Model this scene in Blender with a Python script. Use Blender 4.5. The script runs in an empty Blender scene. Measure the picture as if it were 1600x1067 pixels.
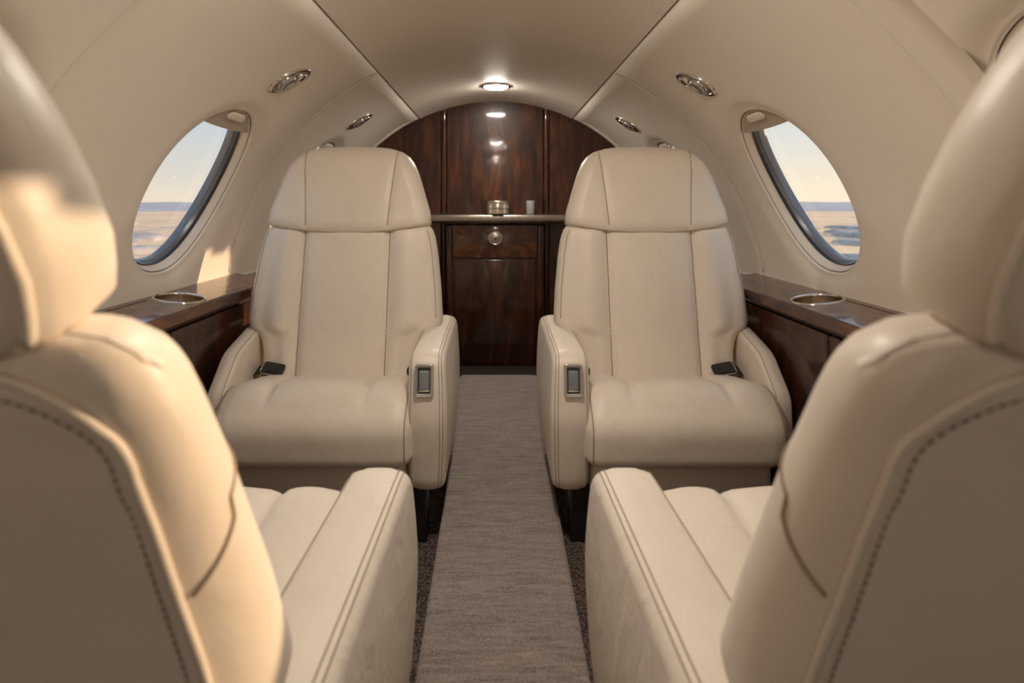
import bpy, math, random
import numpy as np
from mathutils import Vector, Matrix

random.seed(4)
S = bpy.context.scene
COL = S.collection
R_ = math.radians
E = 0.827                      # eye height above the side floor

# ------------------------------------------------------------------ camera
cd = bpy.data.cameras.new('camera')
cam = bpy.data.objects.new('camera', cd)
COL.objects.link(cam)
cam.location = (0, 0, E)
cam.rotation_euler = (R_(90), 0, 0)
cd.sensor_width = 36.0
cd.lens = 850 / 1600 * 36.0
cd.shift_x = 25 / 1600
cd.shift_y = -215.5 / 1600
cd.clip_start = 0.01
cd.clip_end = 60000
cd.dof.use_dof = True
cd.dof.focus_distance = 1.5
cd.dof.aperture_fstop = 4.0
S.camera = cam

# ------------------------------------------------------------------ sky, sun, exposure
SUN_EL, SUN_AZ = 13.0, 19.5     # azimuth: degrees forward of straight out of the right-hand windows
W = bpy.data.worlds.new('sky')
S.world = W
W.use_nodes = True
wn = W.node_tree.nodes
wl = W.node_tree.links
for n in list(wn):
    wn.remove(n)
wo = wn.new('ShaderNodeOutputWorld')
wb = wn.new('ShaderNodeBackground')
# hazy evening sky: cream at the horizon, pale blue above, a little brighter and warmer toward the sun
wt = wn.new('ShaderNodeTexCoord')
wx = wn.new('ShaderNodeSeparateXYZ')
wl.new(wt.outputs['Generated'], wx.inputs[0])
wr = wn.new('ShaderNodeValToRGB')
we = wr.color_ramp.elements
we[0].position, we[0].color = 0.0, (.395, .335, .265, 1)
we[1].position, we[1].color = 1.0, (.15, .21, .31, 1)
for p_, c_ in ((.045, (.335, .315, .275)), (.09, (.295, .300, .290)), (.14, (.255, .285, .305)), (.4, (.20, .255, .33))):
    k_ = we.new(p_)
    k_.color = (*c_, 1)
wl.new(wx.outputs['Z'], wr.inputs[0])
wd = wn.new('ShaderNodeVectorMath')
wd.operation = 'DOT_PRODUCT'
wd.inputs[1].default_value = (math.cos(R_(SUN_EL)) * math.cos(R_(SUN_AZ)), math.cos(R_(SUN_EL)) * math.sin(R_(SUN_AZ)), math.sin(R_(SUN_EL)))
wl.new(wt.outputs['Generated'], wd.inputs[0])
wg = wn.new('ShaderNodeMapRange')
wg.inputs['From Min'].default_value = 0.0
wg.inputs['From Max'].default_value = 1.0
wl.new(wd.outputs['Value'], wg.inputs['Value'])
wm = wn.new('ShaderNodeMix')
wm.data_type = 'RGBA'
wm.blend_type = 'MULTIPLY'
wl.new(wg.outputs[0], wm.inputs['Factor'])
wl.new(wr.outputs[0], wm.inputs[6])
wm.inputs[7].default_value = (1.32, 1.22, 1.10, 1)
wl.new(wm.outputs[2], wb.inputs[0])
wb.inputs[1].default_value = 0.98
wl.new(wb.outputs[0], wo.inputs[0])

sd = bpy.data.lights.new('sun', 'SUN')
sd.energy = 1.55
sd.angle = R_(0.9)
sd.color = (1.0, 0.70, 0.44)
sun = bpy.data.objects.new('sun', sd)
COL.objects.link(sun)
el, az = R_(SUN_EL), R_(SUN_AZ)
travel = Vector((-math.cos(el) * math.cos(az), -math.cos(el) * math.sin(az), -math.sin(el)))
sun.rotation_euler = travel.to_track_quat('-Z', 'Y').to_euler()
sun.location = (6, 2, 4)

S.view_settings.view_transform = 'Standard'
S.view_settings.look = 'None'
S.view_settings.gamma = 1.0
S.view_settings.use_curve_mapping = False
S.view_settings.exposure = 1.42
S.cycles.max_bounces = 9
S.cycles.diffuse_bounces = 6
S.cycles.transparent_max_bounces = 16

# ------------------------------------------------------------------ materials
def new_mat(name):
    m = bpy.data.materials.new(name)
    m.use_nodes = True
    nt = m.node_tree
    b = nt.nodes['Principled BSDF']
    return m, nt, b

def noise(nt, scale, detail=4, rough=.55, coord='Object', stretch=None):
    tc = nt.nodes.new('ShaderNodeTexCoord')
    src = tc.outputs[coord]
    if stretch:
        mp = nt.nodes.new('ShaderNodeMapping')
        mp.inputs['Scale'].default_value = stretch
        nt.links.new(src, mp.inputs[0])
        src = mp.outputs[0]
    n = nt.nodes.new('ShaderNodeTexNoise')
    n.inputs['Scale'].default_value = scale
    n.inputs['Detail'].default_value = detail
    n.inputs['Roughness'].default_value = rough
    nt.links.new(src, n.inputs['Vector'])
    return n, src

def ramp(nt, fac, stops):
    r = nt.nodes.new('ShaderNodeValToRGB')
    e = r.color_ramp.elements
    while len(e) > 1:
        e.remove(e[-1])
    e[0].position, e[0].color = stops[0][0], (*stops[0][1], 1)
    for p, c in stops[1:]:
        k = e.new(p)
        k.color = (*c, 1)
    nt.links.new(fac, r.inputs[0])
    return r.outputs[0]

def bump(nt, b, height, strength, dist=.001, prev=None):
    k = nt.nodes.new('ShaderNodeBump')
    k.inputs['Strength'].default_value = strength
    k.inputs['Distance'].default_value = dist
    nt.links.new(height, k.inputs['Height'])
    if prev:
        nt.links.new(prev, k.inputs['Normal'])
    nt.links.new(k.outputs[0], b.inputs['Normal'])
    return k.outputs[0]

def leather(name, c, rough=.4, wrinkle=.25):
    m, nt, b = new_mat(name)
    n, src = noise(nt, 5, 4)
    d = tuple(x * .9 for x in c)
    col = ramp(nt, n.outputs[0], [(.3, d), (.7, c)])
    nt.links.new(col, b.inputs['Base Color'])
    b.inputs['Roughness'].default_value = rough
    b.inputs['Specular IOR Level'].default_value = .45
    v = nt.nodes.new('ShaderNodeTexVoronoi')
    v.inputs['Scale'].default_value = 650
    nt.links.new(src, v.inputs['Vector'])
    k = bump(nt, b, v.outputs['Distance'], .12, .0008)
    w, _ = noise(nt, 19, 3, .5, stretch=(.8, 1.2, .8))
    w.inputs['Distortion'].default_value = .8
    bump(nt, b, w.outputs[0], wrinkle, .008, k)
    return m

def plain(name, c, rough=.5, metal=0.0, nscale=None, namp=.12, bstr=0, coat=0):
    m, nt, b = new_mat(name)
    b.inputs['Base Color'].default_value = (*c, 1)
    b.inputs['Roughness'].default_value = rough
    b.inputs['Metallic'].default_value = metal
    b.inputs['Coat Weight'].default_value = coat
    n, _ = noise(nt, nscale or 30, 4)
    lo = tuple(x * (1 - namp) for x in c)
    nt.links.new(ramp(nt, n.outputs[0], [(.3, lo), (.7, c)]), b.inputs['Base Color'])
    if bstr:
        bump(nt, b, n.outputs[0], bstr, .001)
    return m

def wood(name, dark, mid, light, stretch, coat=.7):
    m, nt, b = new_mat(name)
    n, src = noise(nt, 4.5, 8, .62, stretch=stretch)
    n.inputs['Distortion'].default_value = 1.6
    col = ramp(nt, n.outputs[0], [(.28, dark), (.5, mid), (.72, light)])
    f, _ = noise(nt, 60, 3, .6, stretch=stretch)
    mx = nt.nodes.new('ShaderNodeMix')
    mx.data_type = 'RGBA'
    mx.blend_type = 'MULTIPLY'
    mx.inputs['Factor'].default_value = .45
    nt.links.new(col, mx.inputs[6])
    nt.links.new(ramp(nt, f.outputs[0], [(.35, (.35, .3, .27)), (.6, (1, 1, 1))]), mx.inputs[7])
    nt.links.new(mx.outputs[2], b.inputs['Base Color'])
    b.inputs['Roughness'].default_value = .42
    b.inputs['Specular IOR Level'].default_value = .25
    b.inputs['Coat Weight'].default_value = coat
    b.inputs['Coat Roughness'].default_value = .07
    w, _ = noise(nt, 7, 2)
    k = nt.nodes.new('ShaderNodeBump')
    k.inputs['Strength'].default_value = .3
    k.inputs['Distance'].default_value = .004
    nt.links.new(w.outputs[0], k.inputs['Height'])
    nt.links.new(k.outputs[0], b.inputs['Coat Normal'])
    return m

M = {}
M['leather'] = leather('cream_leather', (.82, .735, .625), .42, .22)
M['leather_soft'] = leather('cream_leather_creased', (.82, .735, .625), .47, .55)
M['shell_leather'] = leather('cream_leather_back_panel', (.60, .50, .375), .45, .12)
M['seam'] = plain('tan_seam_thread', (.36, .275, .19), .7)
M['stitch'] = plain('brown_stitch_thread', (.25, .19, .135), .8)
M['lining'] = plain('cream_cabin_lining', (.86, .785, .685), .55, nscale=3, namp=.06, bstr=.03)
M['trim'] = plain('cream_moulded_trim', (.79, .70, .58), .42, nscale=4, namp=.05)
M['gap'] = plain('dark_joint_rubber', (.03, .024, .02), .7)
M['rubber'] = plain('black_window_gasket', (.022, .02, .02), .35)
M['greyring'] = plain('grey_window_frame', (.20, .21, .225), .28, metal=.35, nscale=8)
M['shade'] = plain('beige_window_shade', (.50, .42, .335), .5, nscale=9, namp=.05)
M['chrome'] = plain('polished_chrome', (.78, .75, .70), .12, metal=1, nscale=20, namp=.05)
M['brushed'] = plain('brushed_metal', (.62, .57, .50), .3, metal=1, nscale=40, namp=.15)
M['shelf'] = plain('dull_brushed_metal', (.36, .31, .26), .3, metal=1, nscale=40, namp=.15)
M['bowl'] = plain('brushed_cup_bowl', (.36, .27, .18), .28, metal=1, nscale=40, namp=.2)
M['bezel'] = plain('satin_bezel', (.50, .48, .46), .3, metal=.85, nscale=30, namp=.05)
M['tin'] = plain('champagne_tin', (.74, .66, .54), .25, metal=1, nscale=30, namp=.06)
M['black'] = plain('black_plastic', (.018, .016, .015), .35)
M['strap'] = plain('black_belt_webbing', (.022, .021, .022), .75, nscale=300, namp=.4)
M['threshold'] = plain('dark_matt_wood', (.018, .009, .005), .7)
M['pad'] = plain('grey_control_pad', (.23, .25, .255), .35)
M['walnut_v'] = wood('walnut_veneer_upright', (.008, .0024, .0009), (.040, .0110, .0034), (.105, .031, .0090), (3.0, 3.0, .55))
M['walnut_h'] = wood('walnut_veneer_lengthwise', (.020, .0055, .0018), (.088, .026, .0080), (.20, .064, .020), (3.0, .6, 3.0), 1.0)

m, nt, b = new_mat('beige_aisle_carpet')
n, src = noise(nt, 42, 5, .7, stretch=(.28, 2.2, 1))
n.inputs['Distortion'].default_value = .6
f, _ = noise(nt, 330, 3, .6)
mx = nt.nodes.new('ShaderNodeMath')
mx.operation = 'ADD'
nt.links.new(n.outputs[0], mx.inputs[0])
nt.links.new(f.outputs[0], mx.inputs[1])
h = nt.nodes.new('ShaderNodeMath')
h.operation = 'MULTIPLY'
h.inputs[1].default_value = .5
nt.links.new(mx.outputs[0], h.inputs[0])
nt.links.new(ramp(nt, h.outputs[0], [(.35, (.125, .10, .086)), (.5, (.295, .245, .211)), (.65, (.44, .37, .325))]), b.inputs['Base Color'])
b.inputs['Roughness'].default_value = .95
b.inputs['Sheen Weight'].default_value = .25
bump(nt, b, h.outputs[0], 1.0, .006)
M['runner'] = m

m, nt, b = new_mat('brown_loop_carpet')
v = nt.nodes.new('ShaderNodeTexVoronoi')
v.inputs['Scale'].default_value = 170
tc = nt.nodes.new('ShaderNodeTexCoord')
nt.links.new(tc.outputs['Object'], v.inputs['Vector'])
nt.links.new(ramp(nt, v.outputs['Distance'], [(.1, (.30, .235, .19)), (.7, (.07, .05, .038))]), b.inputs['Base Color'])
b.inputs['Roughness'].default_value = .95
iv = nt.nodes.new('ShaderNodeMath')
iv.operation = 'SUBTRACT'
iv.inputs[0].default_value = 1
nt.links.new(v.outputs['Distance'], iv.inputs[1])
bump(nt, b, iv.outputs[0], 1.0, .008)
M['carpet'] = m

# clear pane: mostly passes light straight through, faint reflection
def pane_mat(name, tint, gloss):
    m = bpy.data.materials.new(name)
    m.use_nodes = True
    nt = m.node_tree
    for n in list(nt.nodes):
        if n.type != 'OUTPUT_MATERIAL':
            nt.nodes.remove(n)
    out = nt.nodes['Material Output']
    t = nt.nodes.new('ShaderNodeBsdfTransparent')
    t.inputs[0].default_value = (*tint, 1)
    g = nt.nodes.new('ShaderNodeBsdfGlossy')
    g.inputs['Roughness'].default_value = .03
    fr = nt.nodes.new('ShaderNodeFresnel')
    fr.inputs[0].default_value = 1.35
    mul = nt.nodes.new('ShaderNodeMath')
    mul.operation = 'MULTIPLY'
    mul.inputs[1].default_value = gloss
    nt.links.new(fr.outputs[0], mul.inputs[0])
    mi = nt.nodes.new('ShaderNodeMixShader')
    nt.links.new(mul.outputs[0], mi.inputs[0])
    nt.links.new(t.outputs[0], mi.inputs[1])
    nt.links.new(g.outputs[0], mi.inputs[2])
    nt.links.new(mi.outputs[0], out.inputs[0])
    return m
M['pane'] = pane_mat('clear_window_pane', (.97, .97, .97), .12)
m, nt, b = new_mat('frosted_tumbler')
b.inputs['Base Color'].default_value = (.55, .55, .56, 1)
b.inputs['Roughness'].default_value = .25
b.inputs['Transmission Weight'].default_value = .55
M['tumbler'] = m
m, nt, b = new_mat('clear_lamp_lens')
b.inputs['Base Color'].default_value = (.5, .48, .44, 1)
b.inputs['Roughness'].default_value = .15
b.inputs['Metallic'].default_value = .6
M['lens'] = m
m, nt, b = new_mat('lit_lamp_lens')
b.inputs['Base Color'].default_value = (1, .85, .6, 1)
b.inputs['Emission Color'].default_value = (1, .90, .79, 1)
b.inputs['Emission Strength'].default_value = 86
M['lit'] = m

# ------------------------------------------------------------------ object helpers
def add(name, me, mat, parent=None):
    o = bpy.data.objects.new(name, me)
    COL.objects.link(o)
    if mat and not me.materials:
        me.materials.append(M[mat])
    if parent:
        o.parent = parent
    return o

def mesh(name, v, f, mat, parent=None, smooth=True, sharp=None):
    me = bpy.data.meshes.new(name)
    me.from_pydata([tuple(map(float, p)) for p in v], [], f)
    me.validate()
    if smooth:
        me.polygons.foreach_set('use_smooth', [True] * len(me.polygons))
        if sharp:
            me.set_sharp_from_angle(angle=R_(sharp))
    me.update()
    import bmesh
    bm = bmesh.new()
    bm.from_mesh(me)
    bmesh.ops.recalc_face_normals(bm, faces=bm.faces)
    bm.to_mesh(me)
    bm.free()
    return add(name, me, mat, parent)

def tag(o, label=None, cat=None, group=None, kind=None):
    if label:
        o['label'] = label
    if cat:
        o['category'] = cat
    if group:
        o['group'] = group
    if kind:
        o['kind'] = kind
    return o

def empty(name, loc=(0, 0, 0), rz=0):
    o = bpy.data.objects.new(name, None)
    COL.objects.link(o)
    o.location = loc
    o.rotation_euler = (0, 0, rz)
    o.empty_display_size = .05
    return o

def loft(rings, cap=True, closed=True):
    n = len(rings[0])
    v = [p for r in rings for p in r]
    f = []
    for i in range(len(rings) - 1):
        for j in range(n if closed else n - 1):
            k = (j + 1) % n
            f.append((i * n + j, i * n + k, (i + 1) * n + k, (i + 1) * n + j))
    if cap:
        for i in (0, len(rings) - 1):
            c = len(v)
            v.append(tuple(np.mean(np.array(rings[i]), axis=0)))
            for j in range(n):
                f.append((i * n + j, i * n + (j + 1) % n, c))
    return v, f

def tube_vf(path, r, n=8, closed=False):
    P = [Vector(p) for p in path]
    rings = []
    up = Vector((0.123, .2, 1)).normalized()
    L = len(P)
    for i, p in enumerate(P):
        a = P[(i - 1) % L] if (closed or i > 0) else P[0]
        c = P[(i + 1) % L] if (closed or i < L - 1) else P[-1]
        t = (c - a)
        if t.length < 1e-9:
            t = Vector((0, 0, 1))
        t.normalize()
        s = up - t * up.dot(t)
        if s.length < .05:
            s = Vector((1, 0, 0)) - t * t.x
        s.normalize()
        up = s
        w = t.cross(s)
        rr = r[i] if isinstance(r, (list, tuple)) else r
        rings.append([tuple(p + s * (rr * math.cos(q)) + w * (rr * math.sin(q))) for q in np.linspace(0, 2 * math.pi, n, endpoint=False)])
    if closed:
        rings.append(rings[0])
    return loft(rings, cap=not closed)

def tube(name, path, r, mat, parent=None, n=8, closed=False):
    v, f = tube_vf(path, r, n, closed)
    return mesh(name, v, f, mat, parent)

def round_poly(pts, seg=7):
    """closed polygon with (a, b, radius) corners -> dense rounded loop"""
    out = []
    n = len(pts)
    for i in range(n):
        p = np.array(pts[i][:2], float)
        a = np.array(pts[i - 1][:2], float)
        c = np.array(pts[(i + 1) % n][:2], float)
        r = pts[i][2] if len(pts[i]) > 2 else 0
        u, w = a - p, c - p
        lu, lw = np.linalg.norm(u), np.linalg.norm(w)
        u, w = u / lu, w / lw
        cosang = max(-1, min(1, float(u @ w)))
        ang = math.acos(cosang)
        if r <= 0 or ang > 3.10:
            out.append(tuple(p))
            continue
        t = min(r / math.tan(ang / 2), .48 * lu, .48 * lw)
        r = t * math.tan(ang / 2)
        bis = (u + w) / np.linalg.norm(u + w)
        cen = p + bis * (r / math.sin(ang / 2))
        s, e = p + u * t - cen, p + w * t - cen
        a0, a1 = math.atan2(s[1], s[0]), math.atan2(e[1], e[0])
        dlt = (a1 - a0 + math.pi) % (2 * math.pi) - math.pi
        for k in range(seg + 1):
            q = a0 + dlt * k / seg
            out.append((cen[0] + r * math.cos(q), cen[1] + r * math.sin(q)))
    return out

def resample(loop, n):
    P = np.array(loop + [loop[0]])
    d = np.r_[0, np.cumsum(np.linalg.norm(np.diff(P, axis=0), axis=1))]
    t = np.linspace(0, d[-1], n, endpoint=False)
    return np.c_[np.interp(t, d, P[:, 0]), np.interp(t, d, P[:, 1])]

def normals2(L):
    t = np.roll(L, -1, 0) - np.roll(L, 1, 0)
    t /= np.linalg.norm(t, axis=1)[:, None] + 1e-12
    n = np.c_[t[:, 1], -t[:, 0]]
    area = np.sum(L[:, 0] * np.roll(L[:, 1], -1) - np.roll(L[:, 0], -1) * L[:, 1])
    return n if area > 0 else -n

def pillow(prof, half, rad, n=90, bulge=0.0, mids=5, fn=None, place=None, inner=None):
    """profile loop (a,b) carried along the third axis from -half to +half with rounded edges.
    returns verts (x, a, b) mapped by place, faces"""
    L = resample(prof, n)
    N = normals2(L)
    xs, ins = [], []
    K = 6
    for k in range(K + 1):
        q = math.pi / 2 * k / K
        xs.append(-half + rad - rad * math.cos(q))
        ins.append(rad - rad * math.sin(q))
    mid = list(np.linspace(-half + rad, half - rad, mids + 2)[1:-1]) if inner is None else [x for x in inner if abs(x) < half - rad - .0005]
    for x in mid:
        xs.append(x)
        ins.append(-bulge * (1 - (x / half) ** 2))
    for k in range(K, -1, -1):
        q = math.pi / 2 * k / K
        xs.append(half - rad + rad * math.cos(q))
        ins.append(rad - rad * math.sin(q))
    rings = []
    for x, d in zip(xs, ins):
        ring = []
        for p, m in zip(L, N):
            q = p - m * d
            t = (x, q[0], q[1])
            if fn:
                t = fn(*t)
            ring.append(t)
        rings.append(ring)
    v, f = loft(rings, cap=True)
    if place:
        v = [place(p) for p in v]
    return v, f

def rbox_vf(c, s, r=.004, seg=3):
    """box with rounded edges (profile in y,z carried along x)"""
    hx, hy, hz = s[0] / 2, s[1] / 2, s[2] / 2
    r = min(r, hx * .95, hy * .95, hz * .95)
    prof = round_poly([(-hy, -hz, r), (hy, -hz, r), (hy, hz, r), (-hy, hz, r)], seg)
    L = np.array(prof)
    N = normals2(L)
    rings = []
    for k in range(seg + 1):
        q = math.pi / 2 * k / seg
        d = r - r * math.sin(q)
        x = -hx + r - r * math.cos(q)
        rings.append([(c[0] + x, c[1] + p[0] - m[0] * d, c[2] + p[1] - m[1] * d) for p, m in zip(L, N)])
    for k in range(seg, -1, -1):
        q = math.pi / 2 * k / seg
        d = r - r * math.sin(q)
        x = hx - r + r * math.cos(q)
        rings.append([(c[0] + x, c[1] + p[0] - m[0] * d, c[2] + p[1] - m[1] * d) for p, m in zip(L, N)])
    return loft(rings)

def rbox(name, c, s, mat, parent=None, r=.004, seg=3):
    v, f = rbox_vf(c, s, r, seg)
    return mesh(name, v, f, mat, parent, sharp=50)

def join_vf(parts):
    V, F = [], []
    for v, f in parts:
        o = len(V)
        V += list(v)
        F += [tuple(i + o for i in q) for q in f]
    return V, F

def lathe_vf(prof, cx, cy, cz, n=40, ex=1.0, ey=1.0):
    rings = [[(cx + r * ex * math.cos(q), cy + r * ey * math.sin(q), cz + z) for q in np.linspace(0, 2 * math.pi, n, endpoint=False)] for r, z in prof]
    return loft(rings, cap=False)

# ------------------------------------------------------------------ cabin shell
RAD, ZC = 0.884, 0.456
Y0, YB = -1.0, 2.725
TH_LEDGE, TH_SEAM = 7.0, 64.4
def cyl(side, y, s, d=0.0):
    th = s / RAD
    return (side * (RAD + d) * math.cos(th), y, ZC + (RAD + d) * math.sin(th))

cyl0 = cyl
WIN_S = R_(27.6) * RAD
WIN_A, WIN_B, WIN_E = .176, .239, 2.35
def oval(k, q):
    c, s = math.cos(q), math.sin(q)
    a, e = (.196, 1.95) if c > 0 else (WIN_A, WIN_E)      # the forward half is a little fuller
    return (k * a * math.copysign(abs(c) ** (2 / e), c), k * WIN_B * math.copysign(abs(s) ** (2 / e), s))

def wall_panel(side, y0, y1, wy, parent, rec=0.0):
    s0, s1 = R_(TH_LEDGE) * RAD, R_(TH_SEAM) * RAD - .0015
    y0, y1 = y0 + .0014, y1 - .0014
    per = []
    nh, nv = 36, 44
    for i in range(nh): per.append((y0 + (y1 - y0) * i / nh, s0))
    for i in range(nv): per.append((y1, s0 + (s1 - s0) * i / nv))
    for i in range(nh): per.append((y1 - (y1 - y0) * i / nh, s1))
    for i in range(nv): per.append((y0, s1 - (s1 - s0) * i / nv))
    rings = []
    el = []
    for (y, s) in per:
        q = math.atan2((s - WIN_S) / WIN_B, (y - wy) / WIN_A)
        el.append(oval(1.0, q))
    def dish(dist):
        return .013 * math.exp(-(dist / .028) ** 2)
    rings.append([cyl(side, wy + e[0] * .985, WIN_S + e[1] * .985, .028 + rec) for e in el])
    rings.append([cyl(side, wy + e[0] * .988, WIN_S + e[1] * .988, .017 + rec) for e in el])
    for t in (0, .015, .035, .06, .09, .13, .18, .25, .34, .45, .58, .72, .86, 1.0):
        ring = []
        for e, (y, s) in zip(el, per):
            a = np.array([wy + e[0], WIN_S + e[1]])
            b_ = np.array([y, s])
            p = a + (b_ - a) * t
            ring.append(cyl(side, p[0], p[1], rec * min(1, max(0, (p[0] - y0) / .09)) * min(1, max(0, (s1 - p[1]) / .08)) + dish(np.linalg.norm(b_ - a) * t)))
        rings.append(ring)
    edge = [(y + (.0012 if y == y0 else -.0012 if y == y1 else 0) * -1, s) for y, s in per]
    rings.append([cyl(side, y, s, .0015) for y, s in edge])
    rings.append([cyl(side, y, s, .012) for y, s in edge])
    v, f = loft(rings, cap=False)
    return mesh('wall_panel', v, f, 'lining', parent)

BAYS = [(-1.0, -.07, -.46), (-.07, .85, .64), (.85, 1.77, 1.424), (1.77, 2.735, 2.225)]
walls = {}
for side, nm in ((-1, 'wall_left'), (1, 'wall_right')):
    w = empty(nm)
    tag(w, 'cream moulded cabin side lining on the %s with oval window cut-outs' % nm[5:], None, None, 'structure')
    walls[side] = w
    for y0, y1, wy in BAYS:
        wall_panel(side, y0, y1, wy, w, .011 if y0 > 1.5 else 0)
    # strips behind the joints
    for yj in (-.07, .85, 1.77):
        v, f = loft([[cyl(side, yj - .02, s, .011) for s in np.linspace(R_(5) * RAD, R_(68) * RAD, 40)],
                     [cyl(side, yj + .02, s, .011) for s in np.linspace(R_(5) * RAD, R_(68) * RAD, 40)]], cap=False, closed=False)
        mesh('joint_strip', v, f, 'gap', w)
    # raised bead at the forward joint
    tube('joint_bead', [cyl(side, 1.772, s, -.0002) for s in np.linspace(R_(9.7) * RAD, R_(64) * RAD, 60)], .0028, 'trim', w)

# broad frame rib beside the near right panel joint
prof = [(.772, .004), (.776, -.010), (.790, -.013), (.825, -.013), (.838, -.010), (.846, .004)]
rings = [[cyl(1, y, s, d) for y, d in prof] for s in np.linspace(R_(9.8) * RAD, R_(64) * RAD, 50)]
v, f = loft(rings, cap=False, closed=False)
mesh('frame_rib', v, f, 'lining', walls[1])

# ceiling
c_ = empty('ceiling')
tag(c_, 'cream curved headliner panel running down the middle of the cabin', None, None, 'structure')
RC = .8825
ths = list(np.linspace(TH_SEAM + .14, 180 - TH_SEAM - .14, 40))
def cz(y, th, r):
    return (r * math.cos(R_(th)), y, ZC + r * math.sin(R_(th)))
ys = np.linspace(Y0, 2.735, 40)
rings = []
for y in ys:
    ring = [cz(y, ths[0] - .05, RC + .016), cz(y, ths[0] - .05, RC + .003)]
    ring += [cz(y, t, RC) for t in ths]
    ring += [cz(y, ths[-1] + .05, RC + .003), cz(y, ths[-1] + .05, RC + .016)]
    rings.append(ring)
v, f = loft(rings, cap=False, closed=False)
mesh('headliner_panel', v, f, 'lining', c_, sharp=60)
for sgn in (-1, 1):
    a0 = TH_SEAM if sgn > 0 else 180 - TH_SEAM
    v, f = loft([[cz(y, a0 - 2, RAD + .011) for y in ys], [cz(y, a0 + 2, RAD + .011) for y in ys]], cap=False, closed=False)
    mesh('joint_strip', v, f, 'gap', c_)

# floor, aft wall
v, f = rbox_vf((0, (Y0 + YB) / 2, -.02), (1.62, YB - Y0 + .1, .04), .002)
tag(mesh('floor', v, f, 'carpet'), 'brown looped carpet floor beside the aisle runner', None, None, 'structure')
ring = [(-.9, Y0 - .005, -.04), (.9, Y0 - .005, -.04)] + [((RAD + .02) * math.cos(q), Y0 - .005, ZC + (RAD + .02) * math.sin(q)) for q in np.linspace(R_(-20), R_(200), 60)]
ring2 = [(x, y - .03, z) for x, y, z in ring]
v, f = loft([ring, ring2])
tag(mesh('wall_back', v, f, 'lining', smooth=False), 'cream aft cabin wall behind the viewer', None, None, 'structure')

# ------------------------------------------------------------------ windows
def window(n, side, wy, seen, rec=0.0):
    def cyl(side, y, s, d=0.0):
        return cyl0(side, y, s, d + rec)
    w = empty('window_%d' % n)
    where = 'left' if side < 0 else 'right'
    tag(w, 'oval cabin window in the %s wall %s' % (where, seen), None, None, 'structure')
    Q = np.linspace(0, 2 * math.pi, 96, endpoint=False)
    def band(name, mat, prof):
        rings = [[cyl(side, wy + oval(k, q)[0], WIN_S + oval(k, q)[1], d) for q in Q] for k, d in prof]
        v, f = loft(rings, cap=False)
        return mesh(name, v, f, mat, w, sharp=70)
    band('trim_ring', 'trim', [(.992, .034), (.984, .022), (.977, .0200), (.968, .0215), (.955, .029), (.945, .036), (.936, .038), (.93, .046)])
    tube('joint_line', [cyl(side, wy + oval(.984, q)[0], WIN_S + oval(.984, q)[1], .0205) for q in Q], .0011, 'gap', w, 6, closed=True)
    band('gasket', 'rubber', [(.94, .048), (.93, .040), (.922, .040), (.914, .047), (.91, .055)])
    band('outer_frame', 'greyring', [(.92, .052), (.913, .048), (.907, .050), (.903, .054), (.897, .055), (.891, .058), (.887, .070), (.905, .078), (1.05, .075), (1.06, .033)])
    v, f = loft([[cyl(side, wy + oval(k, q)[0], WIN_S + oval(k, q)[1], .066) for q in Q] for k in (.90, .6, .3, .02)], cap=False)
    mesh('pane', v, f, 'pane', w)
    # pulled-up shade: only its lower lip shows at the top of the oval
    lo = .715 if 'cup' in seen else .90
    rows = []
    for d in (.0235, .0285):
        row = []
        vs = np.linspace(lo, .965, 12)
        for vv in vs:
            a = WIN_A * max(.0, (1 - vv ** WIN_E)) ** (1 / WIN_E) * .985 + .004
            af = .196 * max(.0, (1 - vv ** 1.95)) ** (1 / 1.95) * .985 + .004
            row.append([cyl(side, wy + (a if x < 0 else af) * x, WIN_S + WIN_B * vv + (.006 * x * x if vv == lo else 0), d) for x in np.linspace(-1, 1, 25)])
        rows.append(row)
    V, F = join_vf([loft(rows[0], cap=False, closed=False), loft(rows[1], cap=False, closed=False),
                    loft([rows[0][0], rows[1][0]], cap=False, closed=False)])
    sh = mesh('shade', V, F, 'shade', w, sharp=50)
    pr = round_poly([(-.038, -.007, .007), (.038, -.007, .007), (.030, .013, .012), (-.030, .013, .012)], 5)
    L = np.array(pr)
    c0 = np.array([wy, WIN_S + WIN_B * .875])
    rr = []
    for k, d in ((1, .0245), (1, .019), (.9, .0165), (.55, .0155), (.1, .015)):
        rr.append([cyl(side, c0[0] + p[0] * k * 1.25, c0[1] + p[1] * k * 1.15, d) for p in L])
    v, f = loft(rr)
    mesh('shade_handle', v, f, 'trim', sh)
    return w

k = 1
for side in (-1, 1):
    for (y0, y1, wy), seen in zip(BAYS, ('behind the viewer', 'beside the near seat', 'above the cup holder', 'behind the far seat')):
        window(k, side, wy, seen, .011 if y0 > 1.5 else 0)
        k += 1

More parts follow.
